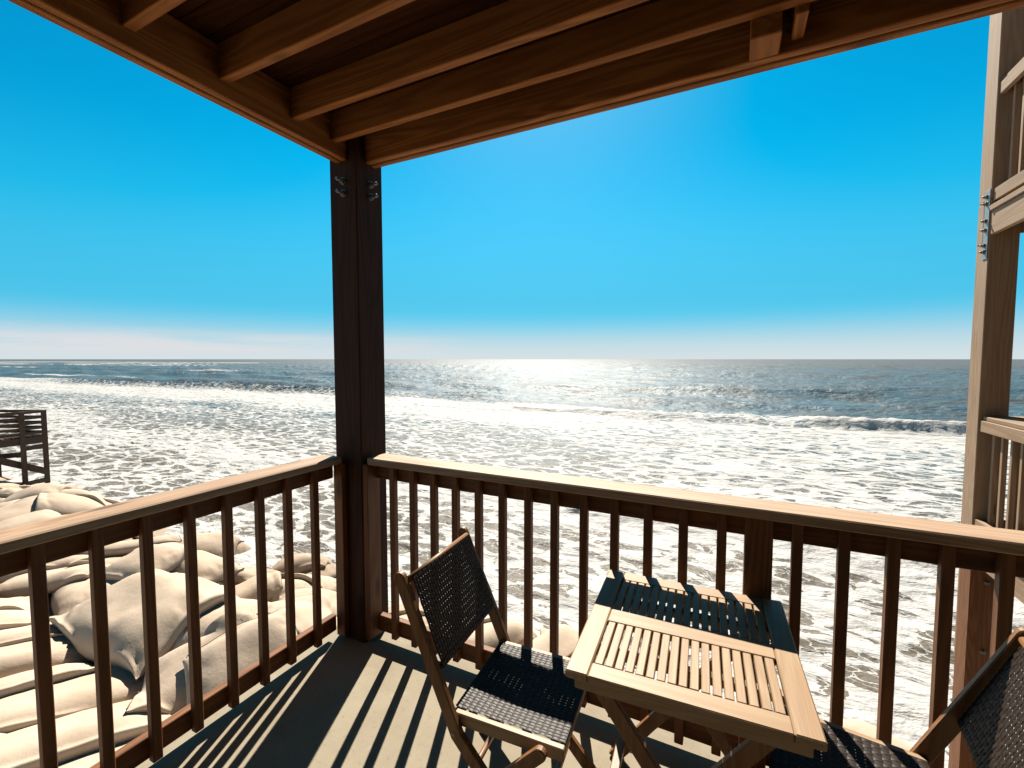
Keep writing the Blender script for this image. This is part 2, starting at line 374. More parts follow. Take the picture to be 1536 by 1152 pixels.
def sea_height(x, y):
    r = np.hypot(x, y); z = np.full_like(x, SEA_Z)
    foam = np.zeros_like(x)
    # swell lines, crests along the shore
    wob = 6*(fbm(x*.02, y*.02, 3) - .5)
    cr = lambda p: (1 - np.abs(np.sin(p/2)))**1.6*2 - .6
    sw = .26*cr((y+wob*1.6)*2*np.pi/19.0 + .01*x)*(.3 + 1.2*vn(x*.03, y*.06, 8)) + .13*cr((y+wob)*2*np.pi/8.3 + 1.3 - .02*x)*(.3 + 1.2*vn(x*.05+9, y*.1, 9)) + .07*np.sin((y*.94+x*.33)*2*np.pi/5.7 + .6)
    z += sw*sst(20, 55, y)*1.6
    z += .075*(fbm(x*.55, y*.8, 11) - .5)*2*sst(4, 9, y) + .03*(fbm(x*1.7, y*2.3, 12) - .5)*2*(1 - sst(60, 160, r))
    # the bore close in
    yb = 10.9 + 1.5*(fbm(x*.16, x*0+.5, 21, 3) - .5) + .35*(vn(x*1.3, x*0, 22) - .5)
    d = y - yb; hb = .13*(.25 + .75*sst(-16, -8, x))*(.45 + 1.1*vn(x*.35, x*0+3, 23))
    step = sst(-.7, .35, d)*np.exp(-np.clip(d, 0, None)/2.6)
    lump = (fbm(x*2.6, y*3.2, 24, 4) - .42)
    near = np.exp(-((d-.35)/.7)**2)
    z += hb*step + near*lump*.30*(.25 + hb*3)
    # the breaker further out, highest at right
    yb2 = 32.2 + 3.2*(fbm(x*.05, x*0+.2, 31, 3) - .5) + .08*np.clip(x-9, 0, 40)
    d2 = y - yb2; hb2 = .14 + .5*sst(3.0, 5.5, x)*(1 - sst(22, 30, x)) + .22*vn(x*.12, x*0+7, 33)*(x < 2)*sst(-26, -12, x) - .10*(1 - sst(-30, -14, x))
    step2 = sst(-.7, .3, d2)*np.exp(-np.clip(d2, 0, None)/3.0)
    near2 = np.exp(-((d2-.5)/1.3)**2)
    z += hb2*step2 + near2*(fbm(x*2.1, y*2.6, 34, 5) - .42)*.5*hb2
    # unbroken swell standing up at left
    yb3 = 36.2 + .012*(x+70) + 2.5*(fbm(x*.03, x*0+.9, 41, 3) - .5)
    m3 = (1 - sst(-44, -26, x))*sst(-135, -92, x)
    z += .95*m3*np.exp(-((y-yb3)/np.where(y < yb3, 1.3, 3.6))**2)
    # foam amount
    edge = 35.5 + 4.5*(fbm(x*.06, x*0+1.7, 51, 4) - .5) + .04*np.clip(-x-30, 0, 80)
    surf = 1 - sst(-2.0, 1.2, y - edge)
    base = .325 + .115*sst(9, 19, y) + .80*(fbm(x*.09+3, y*.14, 52, 5) - .5)
    streak = .42*np.exp(-((x+13)/7)**2 - ((y-15)/4.0)**2) + .22*np.exp(-((x+30)/14)**2 - ((y-21)/3.5)**2)
    base = base - streak - .12*np.exp(-((x-3)/5)**2 - ((y-8)/2.4)**2)
    # at left the water lies in bands: white behind the outer break, open and streaky inside it, white again at the shore break
    yw = y + 3.5*(fbm(x*.07, y*.1, 55, 4) - .5) + .05*np.clip(x+12, -30, 0)
    band = .22 + .50*sst(21, 27, yw) + .30*np.exp(-((yw-11.0)/1.6)**2) + .12*(1 - sst(6, 9, yw)) + .5*(fbm(x*.12, y*.3, 56, 5) - .5)
    lf = sst(-4, -11, x); base = base*(1-lf) + band*lf
    foam = surf*np.clip(base, .12, 1)
    foam += .8*np.exp(-((d+.12)/.4)**2)*sst(-16, -8, x)
    foam += .8*near*(.3 + .7*sst(-16, -8, x)) + .8*np.exp(-np.clip(d-.2, 0, None)/1.6)*(d > -.15)*.4*sst(-16, -8, x)
    foam += 1.1*np.exp(-((d2-.2)/1.5)**2)*sst(.35, .6, hb2) + .35*np.exp(-((y-edge+1.5)/1.6)**2)
    foam += .45*np.exp(-((y - 5.0)/.9)**2)
    foam = foam*(1 - m3*np.exp(-((y-yb3-1.0)/3.0)**4))
    # white water on the bar far out at left
    for yc, hw, xl, xr, ph in ((52, 1.2, -180, -118, 1), (92, 3.0, -420, -150, 2), (150, 6.5, -900, -255, 3), (205, 9, -1200, -330, 5), (300, 16, -1600, -420, 4)):
        dd = (y - yc - .06*np.clip(-x-200, 0, 900)*.2 - 8*(fbm(x*.012, x*0+ph, 60+ph, 3) - .5)*hw/6)
        foam += 1.1*np.exp(-(dd/hw)**2)*sst(xl*1.05, xl*.9, x)*(1 - sst(xr*1.15, xr*.95, x))*sst(.42, .6, fbm(x*.03, y*.05, 70+ph, 3) + .12)
    return z, foam
NT_, NR_ = 620, 760
th = np.radians(np.linspace(-112, 62, NT_)); rr = np.concatenate([np.geomspace(3.4, 60, 430), np.geomspace(60.7, 30000, NR_-430)])
TH, RR = np.meshgrid(th, rr, indexing='ij'); X = np.sin(TH)*RR; Y = np.cos(TH)*RR
Z, FO = sea_height(X, Y)
damp = 1 - sst(250, 900, RR); Z = SEA_Z + (Z-SEA_Z)*damp
sea = grid_mesh('sea_water', np.stack([X, Y, Z], -1).reshape(-1, 3), NT_, NR_, SEA, {'foam': FO}); tag(sea, kind='structure')

# ------------------------------------------------------------------ sandbags, settled on one another
HX0, HY0, HS = -30.0, -3.0, .08
hn, hm = int(36/HS), int(12/HS)
HF = ground_z(*np.meshgrid(HX0 + HS*np.arange(hn), HY0 + HS*np.arange(hm), indexing='ij'))
def blur(a, k):
    for ax in (0, 1):
        p = np.pad(a, [(k, k) if q == ax else (0, 0) for q in (0, 1)], mode='edge'); c = np.cumsum(p, ax)
        c = np.concatenate([np.zeros_like(np.take(c, [0], ax)), c], ax); n = a.shape[ax]
        a = (np.take(c, np.arange(2*k+1, 2*k+1+n), ax) - np.take(c, np.arange(0, n), ax))/(2*k+1)
    return a
def hsample(A, x, y):
    fx = np.clip((x-HX0)/HS, 0, hn-1.01); fy = np.clip((y-HY0)/HS, 0, hm-1.01)
    i = fx.astype(int); j = fy.astype(int); u = fx-i; v = fy-j
    return (A[i, j]*(1-u) + A[i+1, j]*u)*(1-v) + (A[i, j+1]*(1-u) + A[i+1, j+1]*u)*v
NU, NV = 44, 26
def sandbag(cx, cy, az, L, Wd, T, seed, cord=True, label=None):
    """one filled bag whose underside follows what it lies on; az from +Y towards +X"""
    global HF
    d = np.array([math.sin(az), math.cos(az)]); p = np.array([d[1], -d[0]])
    u = np.sin(np.linspace(-1, 1, NU)*np.pi/2); v = np.sin(np.linspace(-1, 1, NV)*np.pi/2)
    U, V = np.meshgrid(u, v, indexing='ij'); s = seed*13.7
    # outline: slightly waisted sides, ears at the corners
    wob = .06*(fbm(U*1.5+s, V*0+s, 1, 2) - .5)*2
    hw = Wd/2*(1 - .10*(1-np.abs(V))*0 + wob - .07*np.cos(U*np.pi/2)**2*-1*.6 + .04*np.abs(U)**8)
    hl = L/2*(1 + .03*np.abs(V)**6 + .05*(vn(V*1.2+s, V*0, 3) - .5))
    lx = U*hl; ly = V*hw
    x = cx + d[0]*lx + p[0]*ly; y = cy + d[1]*lx + p[1]*ly
    B = hsample(blur(HF, 2), x, y); wgt = np.clip((1-U**4)*(1-V**4), .02, 1)
    A = np.stack([np.ones(U.size), lx.ravel(), ly.ravel()], 1); wv = np.sqrt(wgt.ravel())
    k = np.linalg.lstsq(A*wv[:, None], B.ravel()*wv, rcond=None)[0]; k[1:] *= .6; k[0] = np.average(B.ravel() - lx.ravel()*k[1] - ly.ravel()*k[2], weights=wv) + .02; plane = (A @ k).reshape(U.shape)
    under = np.maximum(.45*plane + .55*hsample(blur(HF, 5), x, y), B - .5*T*wgt) 
    prof = ((1-np.abs(U)**4.2)**.6)*((1-np.abs(V)**3.4)**.55)
    lump = 1 + .22*(fbm(lx*1.5+s, ly*1.7+s, 4, 3) - .5)
    ang = np.arctan2(V*Wd, (np.abs(U)-1.25)*L*.6)
    wr = np.clip(np.abs(U)-.5, 0, 1)*2*(vn(ang*9+s, np.sign(U)*5+s, 6) - .5) + .5*np.clip(np.abs(V)-.6, 0, 1)*(vn(lx*7+s, V*2+s, 8) - .5)
    wr = wr*1.5*(1-np.abs(U)**12) + .20*np.clip(1-np.abs(U)**6, 0, 1)*(np.abs(fbm(lx*2.2+ly*1.1+s, ly*2.6-lx*.7, 9, 3) - .5) - .12)
    thick = T*prof*lump + .05*wr*np.sqrt(np.clip(prof, 0, 1))*1.3
    seam = under + .30*T*prof*0 + .34*T*(1-.55*np.abs(U)**2) - .10*T*np.abs(U)**4
    ztop = np.maximum(under + thick, seam*0 + under + .01) 
    # the rim sits part of the way up so that top and underside meet in a seam
    rim = np.maximum(np.abs(U), np.abs(V))**10
    ztop = ztop + rim*.22*T
    zbot = under - .02 + rim*(.22*T + .015)
    zbot = np.where(prof < 1e-4, ztop, zbot)
    top = np.stack([x, y, ztop], -1).reshape(-1, 3); bot = np.stack([x, y, zbot], -1).reshape(-1, 3)
    n = NU*NV; i, j = np.meshgrid(np.arange(NU-1), np.arange(NV-1), indexing='ij'); a = (i*NV + j).ravel()
    ft = np.stack([a, a+NV, a+NV+1, a+1], 1)
    border = np.zeros((NU, NV), bool); border[[0, -1]] = 1; border[:, [0, -1]] = 1
    idx = np.arange(n) + n; idx = np.where(border.ravel(), np.arange(n), idx)
    fb = idx[ft][:, ::-1]
    me = bpy.data.meshes.new('sandbag'); me.from_pydata(np.vstack([top, bot]).tolist(), [], np.vstack([ft, fb]).tolist())
    me.polygons.foreach_set('use_smooth', [True]*len(me.polygons)); me.materials.append(BAG)
    bm = bmesh.new(); bm.from_mesh(me)
    bmesh.ops.delete(bm, geom=[q for q in bm.verts if not q.link_faces], context='VERTS')
    bmesh.ops.recalc_face_normals(bm, faces=bm.faces[:]); bm.to_mesh(me); bm.free(); me.update()
    o = bpy.data.objects.new('sandbag', me); COL.objects.link(o)
    tag(o, label, 'sandbag', 'sandbags piled along the beach')
    if cord:   # dark stitching along one end and part of a side
        Zt = ztop; e = 0 if seed % 2 else NU-1; q = 1 if e == 0 else NU-2
        pts = [(x[e, c], y[e, c], Zt[e, c] + .006) for c in range(2, NV-2)]
        MB().tube(pts, .007, 5).build('seam', SEAM, o)
        if seed % 2 == 0:
            c = 1 if p[1] < 0 else NV-2
            pts = [(x[r_, c], y[r_, c], Zt[r_, c] + .008) for r_ in range(6, NU-10)]
            MB().tube(pts, .008, 5).build('seam', SEAM, o)
    # raise the height field
    fx = ((x-HX0)/HS).ravel(); fy = ((y-HY0)/HS).ravel()
    gi = np.arange(int(fx.min()), int(fx.max())+2); gj = np.arange(int(fy.min()), int(fy.max())+2)
    GI, GJ = np.meshgrid(np.clip(gi, 0, hn-1), np.clip(gj, 0, hm-1), indexing='ij')
    wx = HX0 + HS*GI - cx; wy = HY0 + HS*GJ - cy
    lu = (wx*d[0] + wy*d[1])/(L/2); lv = (wx*p[0] + wy*p[1])/(Wd/2)
    ins = (np.abs(lu) < .97) & (np.abs(lv) < .97)
    fi = (np.arcsin(np.clip(lu, -1, 1))/(np.pi/2)+1)/2*(NU-1); fj = (np.arcsin(np.clip(lv, -1, 1))/(np.pi/2)+1)/2*(NV-1)
    zz = ztop[np.clip(np.round(fi).astype(int), 0, NU-1), np.clip(np.round(fj).astype(int), 0, NV-1)]
    HF[GI, GJ] = np.where(ins, np.maximum(HF[GI, GJ], zz), HF[GI, GJ])
    o['centre'] = (float(cx), float(cy), float(ztop[NU//2, NV//2]))
    return o
BAGS = []
def cam_ray(px, py):
    f = 664.4; p = R(3.207); yw = R(26.2)
    fw = np.array([-math.sin(yw)*math.cos(p), math.cos(yw)*math.cos(p), -math.sin(p)]); rt = np.array([math.cos(yw), math.sin(yw), 0]); up = np.cross(rt, fw)
    return fw + rt*(px-768)/f - up*(py-576)/f, fw, rt, up
def site(px, py, z):
    d = cam_ray(px, py)[0]; return d[:2]*((z-H)/d[2])
def topix(P):
    _, fw, rt, up = cam_ray(768, 576); v = np.array(P) - np.array([0, 0, H]); w = v @ fw
    return 768 + 664.4*(v @ rt)/w, 576 - 664.4*(v @ up)/w
sd_ = 1
# understory: two rough ranks beyond the rows
for k in range(30):
    x = -2.6 - k*.95; 
    if x < -24: break
    for y0 in (3.2, 4.35, 5.45):
        if y0 > 5 and k % 3 == 0: continue
        BAGS.append(('pile', sandbag(x + rng.uniform(-.25, .25), y0 + rng.uniform(-.2, .2) + .012*(-x), R(rng.uniform(20, 110)), rng.uniform(1.45, 1.95), rng.uniform(.85, 1.05), rng.uniform(.30, .38), sd_, cord=(x > -14))))
        sd_ += 1
# front of the deck
for x, y, az in ((-1.9, 4.55, 20), (-1.0, 4.5, -15), (-.1, 4.6, 30), (.85, 4.55, -40), (1.6, 4.5, 60), (2.4, 4.4, 15), (-1.4, 3.6, 80), (0.1, 3.6, 95), (1.5, 3.6, 70), (3.4, 4.6, 80), (4.6, 4.5, 30)):
    BAGS.append(('front', sandbag(x, y, R(az), 1.35, .85, .42, sd_))); sd_ += 1
# the flat parallel rows beside the house
for k in range(16):
    BAGS.append(('row', sandbag(-2.75 - .70*k, 1.45 + rng.uniform(-.28, .22), R(22 + rng.uniform(-7, 7)), 2.4 + rng.uniform(-.35, .25), rng.uniform(.74, .92), rng.uniform(.29, .40), sd_, cord=(k % 3 == 1)))); sd_ += 1
# the heap seen through the left railing, from the far side to the near side
heap = [((320,790),(360,802),.7,.4,-2.0), ((285,800),(335,796),.75,.42,-1.9), ((405,822),(495,818),.7,.42,-2.0), ((230,806),(292,812),.75,.44,-1.7),
 ((345,822),(408,834),.7,.42,-1.85), ((285,820),(325,832),.7,.4,-1.7), ((185,822),(250,830),.8,.44,-1.6), ((405,852),(462,862),.7,.42,-1.8), ((445,842),(500,852),.7,.4,-1.85),
 ((320,858),(402,842),.7,.46,-1.6), ((440,880),(500,872),.75,.42,-1.7), ((222,838),(338,884),.95,.62,-1.45), ((395,905),(480,884),.85,.46,-1.6), ((292,912),(485,938),.95,.66,-1.5),
 ((120,838),(322,938),1.0,.68,-1.35), ((452,925),(505,935),.8,.42,-1.65), ((250,1012),(348,984),.75,.4,-1.7), ((330,1014),(405,986),.7,.38,-1.7)]
for (a, b, wd, T, z) in heap:
    A, B_ = site(*a, z), site(*b, z); c = (A+B_)/2; dd = B_-A; L = max(1.05, min(2.3, float(np.hypot(*dd))*1.02)); az = math.atan2(dd[0], dd[1])
    BAGS.append(('heap', sandbag(c[0], c[1], az, L, wd, T*.72, sd_))); sd_ += 1
far = [((20,728),(85,736)), ((75,740),(128,733)), ((58,722),(106,717)), ((128,740),(164,744)), ((0,748),(92,741)), ((60,762),(152,757)), ((5,768),(70,774)), ((0,790),(62,777)), ((95,770),(132,764)), ((60,794),(112,783)), ((0,812),(60,798)), ((0,716),(22,719)), ((150,752),(205,748)), ((190,742),(226,738))]
for a, b in far:
    z = -1.95; A, B_ = site(*a, z), site(*b, z); c = (A+B_)/2; dd = B_-A; L = max(1.2, min(2.3, float(np.hypot(*dd)))); az = math.atan2(dd[0], dd[1])
    BAGS.append(('far', sandbag(c[0], c[1], az, L, .85, .33, sd_))); sd_ += 1
for a, w_, T in (((790,940), .75, .5), ((728,958), .7, .42), ((862,962), .8, .42), ((1262,1090), .8, .42), ((1352,1122), .8, .44), ((830,1000), .8, .4), ((700,925), .7, .4)):
    c = site(*a, -1.9); BAGS.append(('front', sandbag(c[0], c[1], R(rng.uniform(-30, 60)), 1.25, w_, T, sd_))); sd_ += 1
# blown sand lying over the nearest rows
da = np.linspace(-7.2, -2.2, 110); db = np.linspace(-2.5, 1.75, 96); DX, DY = np.meshgrid(da, db, indexing='ij')
dh = hsample(blur(HF, 4), DX, DY); lo_ = .16*(1 - sst(.2, 1.5, DY + .12*(DX+4.5) + .9*(fbm(DX*.9, DY*.9, 91, 4) - .5))) - .10 + .05*(fbm(DX*5, DY*5, 92, 4) - .5)
ed_ = np.minimum(np.minimum(DX - da[0], da[-1] - DX), np.minimum(DY - db[0], db[-1] - DY)); lo_ -= .5*(1 - sst(0, .35, ed_))
drift = grid_mesh('sand_drift', np.stack([DX, DY, dh + lo_], -1).reshape(-1, 3), 110, 96, DRYSAND); tag(drift, kind='structure')
ORD = ['first','second','third','fourth','fifth','sixth','seventh','eighth','ninth','tenth','eleventh','twelfth','thirteenth','fourteenth','fifteenth','sixteenth','seventeenth','eighteenth','nineteenth','twentieth','twenty-first','twenty-second','twenty-third','twenty-fourth','twenty-fifth','twenty-sixth','twenty-seventh','twenty-eighth','twenty-ninth','thirtieth'] + ['last']*90
BAL_PX = [482, 471, 432, 389, 340, 285, 220, 146, 57, -60]      # where the left balusters cross, from the corner
def bag_labels():
    kinds = {}
    for kind, o in BAGS:
        px, py = topix(o['centre']); del o['centre']
        if kind == 'row': key = ('row',)
        elif kind == 'front' or px > 530: key = ('front',)
        else:
            cap_y = 813 - (813-687)*max(0, px)/524.
            if py < cap_y - 8: key = ('above',)
            else: key = ('gap', sum(1 for b in BAL_PX[1:] if px < b))
        kinds.setdefault(key, []).append((px, py, o))
    for key, L in kinds.items():
        if key[0] == 'row':
            L.sort(key=lambda q: -q[2].bound_box[0][0])
            for k, (px, py, o) in enumerate(L): o['label'] = f'flat tan sandbag in the parallel row below the left railing, {ORD[k]} from the deck'
        elif key[0] == 'front':
            L.sort(key=lambda q: q[0])
            for k, (px, py, o) in enumerate(L): o['label'] = f'rounded tan sandbag at the waterline below the front railing, {ORD[k]} from the left'
        elif key[0] == 'above':
            L.sort(key=lambda q: q[0])
            for k, (px, py, o) in enumerate(L): o['label'] = f'tan sandbag lying above the line of the left handrail, {ORD[k]} from the left'
        else:
            L.sort(key=lambda q: q[1])
            for k, (px, py, o) in enumerate(L): o['label'] = f'plump tan sandbag in the {ORD[key[1]]} baluster gap from the corner post, {ORD[k]} from the top'
bag_labels()

# ------------------------------------------------------------------ our balcony
deck = MB().box(-2.085, 1.95, -.8, 2.05, -.045, 0, .004).build('deck_floor', DECK); tag(deck, kind='structure')
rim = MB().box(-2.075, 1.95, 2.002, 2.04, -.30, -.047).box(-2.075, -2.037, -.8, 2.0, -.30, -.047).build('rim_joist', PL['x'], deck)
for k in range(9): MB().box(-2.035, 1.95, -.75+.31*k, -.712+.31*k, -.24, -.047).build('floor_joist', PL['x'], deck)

post = thing('corner_post', 'dark square timber post at the corner where the two railings meet', 'post', (-1.905, 1.895, 0))
CX, CY = -1.905, 1.895
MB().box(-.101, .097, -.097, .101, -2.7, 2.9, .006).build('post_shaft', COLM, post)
def bolt(parent, p, d, L=.05, r=.009, nut=True):
    m = MB(); p = Vector(p); d = Vector(d)
    m.tube([p, p + d*L], r, 10)
    m.tube([p - d*.001, p + d*.004], r*2.2, 12); m.tube([p + d*.004, p + d*.018], r*1.7, 6)
    return m.build('bolt', BOLT, parent)
for q in ((-.0, 2.70), (.004, 2.560), (.006, 2.495)):
    bolt(post, (q[0], -.097, q[1]), (0, -1, 0)); bolt(post, (.097, q[0], q[1]), (1, 0, 0))

def railing(name, label, group, axis, fixed, c0, c1, bals, sgn, wd, cap, posts=()):
    """axis: 'x' or 'y' is the run; fixed: the cap's inner edge; sgn: outward direction"""
    t = thing(name, label, 'railing', group=group)
    def bx(a0, a1, d0, d1, z0, z1, c=.003):
        lo, hi = sorted((fixed + sgn*d0, fixed + sgn*d1))
        return (a0, a1, lo, hi, z0, z1, c) if axis == 'x' else (lo, hi, a0, a1, z0, z1, c)
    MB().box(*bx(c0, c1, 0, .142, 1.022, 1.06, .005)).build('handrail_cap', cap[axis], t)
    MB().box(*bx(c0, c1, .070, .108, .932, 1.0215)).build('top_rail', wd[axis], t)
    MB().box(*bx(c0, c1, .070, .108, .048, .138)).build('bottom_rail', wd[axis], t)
    for b in bals:
        e = rng.uniform(-.006, .006); q = rng.uniform(-.0015, .0015)
        MB().box(*bx(b-.017+q, b+.017+q, .035, .0692, .014+e+.03, 1.0205)).build('baluster', wd['z'], t)
    for (p, w) in posts:
        MB().box(*bx(p-w/2, p+w/2, .109, .109+w, -.3, 1.021, .004)).build('rail_post', wd['z'], t)
    return t
k1 = 1.835/1.8
bf = [k1*x - .017 for x in (-1.584, -1.451, -1.320, -1.188, -1.056, -.925, -.792, -.664, -.531, -.399, -.264, -.132, .0042)]
bf += [k1*x + .017 for x in (.2104, .3437, .4767, .6065, .7389)] + [.888, 1.02, 1.155, 1.29, 1.42, 1.555, 1.69, 1.82]
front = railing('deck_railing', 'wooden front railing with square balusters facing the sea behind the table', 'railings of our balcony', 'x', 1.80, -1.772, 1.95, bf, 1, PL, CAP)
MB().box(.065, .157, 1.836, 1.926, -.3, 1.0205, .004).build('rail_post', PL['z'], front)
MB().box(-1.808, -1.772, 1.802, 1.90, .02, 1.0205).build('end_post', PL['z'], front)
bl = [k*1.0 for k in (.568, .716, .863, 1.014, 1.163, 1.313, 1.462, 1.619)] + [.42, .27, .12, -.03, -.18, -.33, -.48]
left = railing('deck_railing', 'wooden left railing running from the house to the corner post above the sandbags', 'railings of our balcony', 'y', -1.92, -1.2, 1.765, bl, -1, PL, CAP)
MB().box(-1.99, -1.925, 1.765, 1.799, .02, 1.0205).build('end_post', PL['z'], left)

# the floor of the balcony above
top = thing('balcony_ceiling', 'underside of the upper balcony floor with dark joists and edge beams', 'ceiling')
B0, B1 = 2.665, 2.86
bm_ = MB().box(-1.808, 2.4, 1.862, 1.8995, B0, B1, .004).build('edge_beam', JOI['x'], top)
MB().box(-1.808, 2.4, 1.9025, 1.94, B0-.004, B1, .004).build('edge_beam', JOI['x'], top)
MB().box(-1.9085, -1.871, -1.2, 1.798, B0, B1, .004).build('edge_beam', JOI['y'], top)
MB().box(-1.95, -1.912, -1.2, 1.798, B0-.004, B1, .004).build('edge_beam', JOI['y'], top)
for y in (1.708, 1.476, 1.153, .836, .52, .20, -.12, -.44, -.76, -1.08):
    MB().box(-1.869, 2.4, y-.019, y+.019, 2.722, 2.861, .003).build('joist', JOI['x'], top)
cb = MB()
for k in range(32):
    y = -1.2 + k*.1
    cb.box(-1.99, 2.4, y, y+.0965, 2.8625, 2.89, .002)
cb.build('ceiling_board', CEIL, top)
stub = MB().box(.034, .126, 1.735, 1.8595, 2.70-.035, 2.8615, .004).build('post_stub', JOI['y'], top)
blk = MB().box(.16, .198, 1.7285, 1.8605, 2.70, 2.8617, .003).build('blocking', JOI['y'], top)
bolt(top, (.075, 1.735, 2.79), (0, -1, 0), .03)
wall = tag(MB().box(-2.2, 6, -1.0, -.82, -2.6, 6.2, 0).box(1.952, 2.1, -.8195, 1.775, -2.6, 6.2, 0).box(1.953, 7.5, 1.776, 2.04, -2.6, 6.2, 0).build('house_wall_and_light_block', plain('siding', (.04,.024,.015))), 'brown house wall behind the balcony, with an unseen side partition added to block light', 'wall')  # the partition at the right end is unseen, added to block light from there

# ------------------------------------------------------------------ table
tb = thing('folding_table', 'square folding teak table with slatted top against the front railing', 'table', (-.105, 1.487, 0), R(3.0))
Z0, Z1 = .702, .726
m = MB()
m.box(-.31, -.246, -.325, .325, Z0, Z1, .004).build('side_board', TEAK['y'], tb)
MB().box(.246, .31, -.325, .325, Z0, Z1, .004).build('side_board', TEAK['y'], tb)
for y0, y1 in ((-.325, -.264), (-.041, .036), (.262, .325)):
    MB().box(-.2455, .2455, y0, y1, Z0, Z1-.0008, .003).build('cross_board', TEAK['x'], tb)
for (y0, y1) in ((-.2632, -.0418), (.0368, .2612)):
    for k in range(17):
        xx = -.2395 + k*.4825/17
        MB().box(xx, xx+.0222+rng.uniform(-.0006, .0006), y0, y1, Z0+.004, Z1-.0012+rng.uniform(-.0006, .0004), .002).build('slat', TEAK['y'], tb)
for y in (-.285, .285): MB().box(-.29, .29, y-.011, y+.011, Z0-.046, Z0-.0005, .003).build('apron', TEAK['x'], tb)
for y in (-.155, .15): MB().box(-.30, .30, y-.016, y+.016, Z0-.020, Z0+.0035, .003).build('slat_bearer', TEAK['x'], tb)
for y, s in ((-.258, 1), (.258, -1)):
    MB().board_path([(-.245, .685), (.265, 0)], .046, .022, y, False, False).build('leg', CHW['z'], tb)
    MB().board_path([(.245, .685), (-.265, 0)], .046, .022, y + s*.0235, False, False).build('leg', CHW['z'], tb)
for y in (-.272, .247): MB().tube([(0.008, y, .345), (0.008, y+.025, .345)], .008, 10).build('pivot_bolt', BOLT, tb)
for xx in (-.235, .235): MB().box(xx-.016, xx+.016, -.222, .222, .07, .102, .003).build('stretcher', CHW['y'], tb)

# ------------------------------------------------------------------ chairs
def weave(parent, fn, nu, nv, name='woven_seat', hw_u=.462, hw_v=.445):
    """real interlaced tapes; fn(a,b) -> point and normal on the panel, a across, b along; lengths in tapes"""
    m = MB(); amp = .0022
    def strip(fixed, n, along_u):
        V = []; S = 2
        cnt = n*S + 1
        for k in range(cnt):
            tt = k/S
            cell = math.floor(tt - .5 + 1e-6)
            ph = math.cos(math.pi*(tt - .5)/1.0 + (math.pi if fixed % 2 else 0))*(1 if along_u else -1)
            for w in ((-hw_u, 0, hw_u) if along_u else (-hw_v, 0, hw_v)):
                cc = (fixed + .5 + w)
                a, b = (tt, cc) if along_u else (cc, tt)
                P, N = fn(a/nu, b/nv)
                V.append(P + N*(amp*ph + (.0009 if w == 0 else 0)))
        F = []
        for k in range(cnt-1):
            for c in range(2): F.append((k*3+c, k*3+c+1, (k+1)*3+c+1, (k+1)*3+c))
        m.add(V, F, True)
    for j in range(nv): strip(j, nu, True)
    for i in range(nu): strip(i, nv, False)
    return m.build(name, WEAVE, parent)
def chair(label, loc, rz, rear_top, rear_foot, wx=0.0, group='folding chairs at the table'):
    t = thing('folding_chair', label, 'chair', loc, rz, group)
    up = [(-.198, .868), (.015, .392), (.36, .012)]
    for s in (-1, 1):
        MB().board_path(up, .044, .022, s*.214, True, True).build('upright', CHW['z'], t)
        MB().board_path([rear_top, rear_foot], .040, .022, s*.2385, True, True).build('rear_leg', CHW['z'], t)
        MB().box(-.02, .365, s*.191-.0105, s*.191+.0105, .410, .452, .003).build('seat_rail', TEAK['x'], t)
    MB().box(-.012, .010, -.180, .180, .415, .4465, .003).build('seat_rail', CHW['y'], t)
    MB().box(.342, .364, -.180, .180, .415, .4465, .003).build('seat_rail', CHW['y'], t)
    MB().tube([(-.175+wx*.5, -.203, .862), (-.175+wx*.5, .203, .862)], .012, 10).build('back_dowel', CHW['y'], t)
    MB().tube([(-.058+wx, -.203, .588), (-.058+wx, .203, .588)], .010, 10).build('back_dowel', CHW['y'], t)
    MB().tube([(.27, -.203, .115), (.27, .203, .115)], .011, 10).build('stretcher', CHW['y'], t)
    f = (rear_top[0]*.25 + rear_foot[0]*.75, rear_top[1]*.25 + rear_foot[1]*.75)
    MB().tube([(f[0], -.2275, f[1]), (f[0], .2275, f[1])], .011, 10).build('stretcher', CHW['y'], t)
    for s in (-1, 1): MB().tube([(.006, s*.178, .398), (.006, s*.2275, .398)], .006, 10).build('pivot_bolt', BOLT, t)
    weave(t, lambda a, b: (Vector((-.012 + .376*a, -.179 + .358*b, .4535 - .006*math.sin(math.pi*b)*math.sin(math.pi*a))), Vector((0, 0, 1))), 18, 30)
    p0, p1 = Vector((-.046+wx, 0, .585)), Vector((-.1635+wx, 0, .871)); d = p1-p0; n = Vector((d.z, 0, -d.x)).normalized()
    weave(t, lambda a, b: (p0 + d*b + Vector((0, -.2015 + .403*a, 0)) + n*.002, n), 30, 15, 'woven_back', .462, .425)
    return t
chair('folding chair with black woven seat at the left end of the table', (-.788, 1.358, 0), R(3.5), (.305, .452), (-.115, .012))
chair('folding chair with black woven back at the right end of the table, partly cut off', (.498, 1.425, 0), R(173), (-.112, .56), (-.49, .012), -.030)

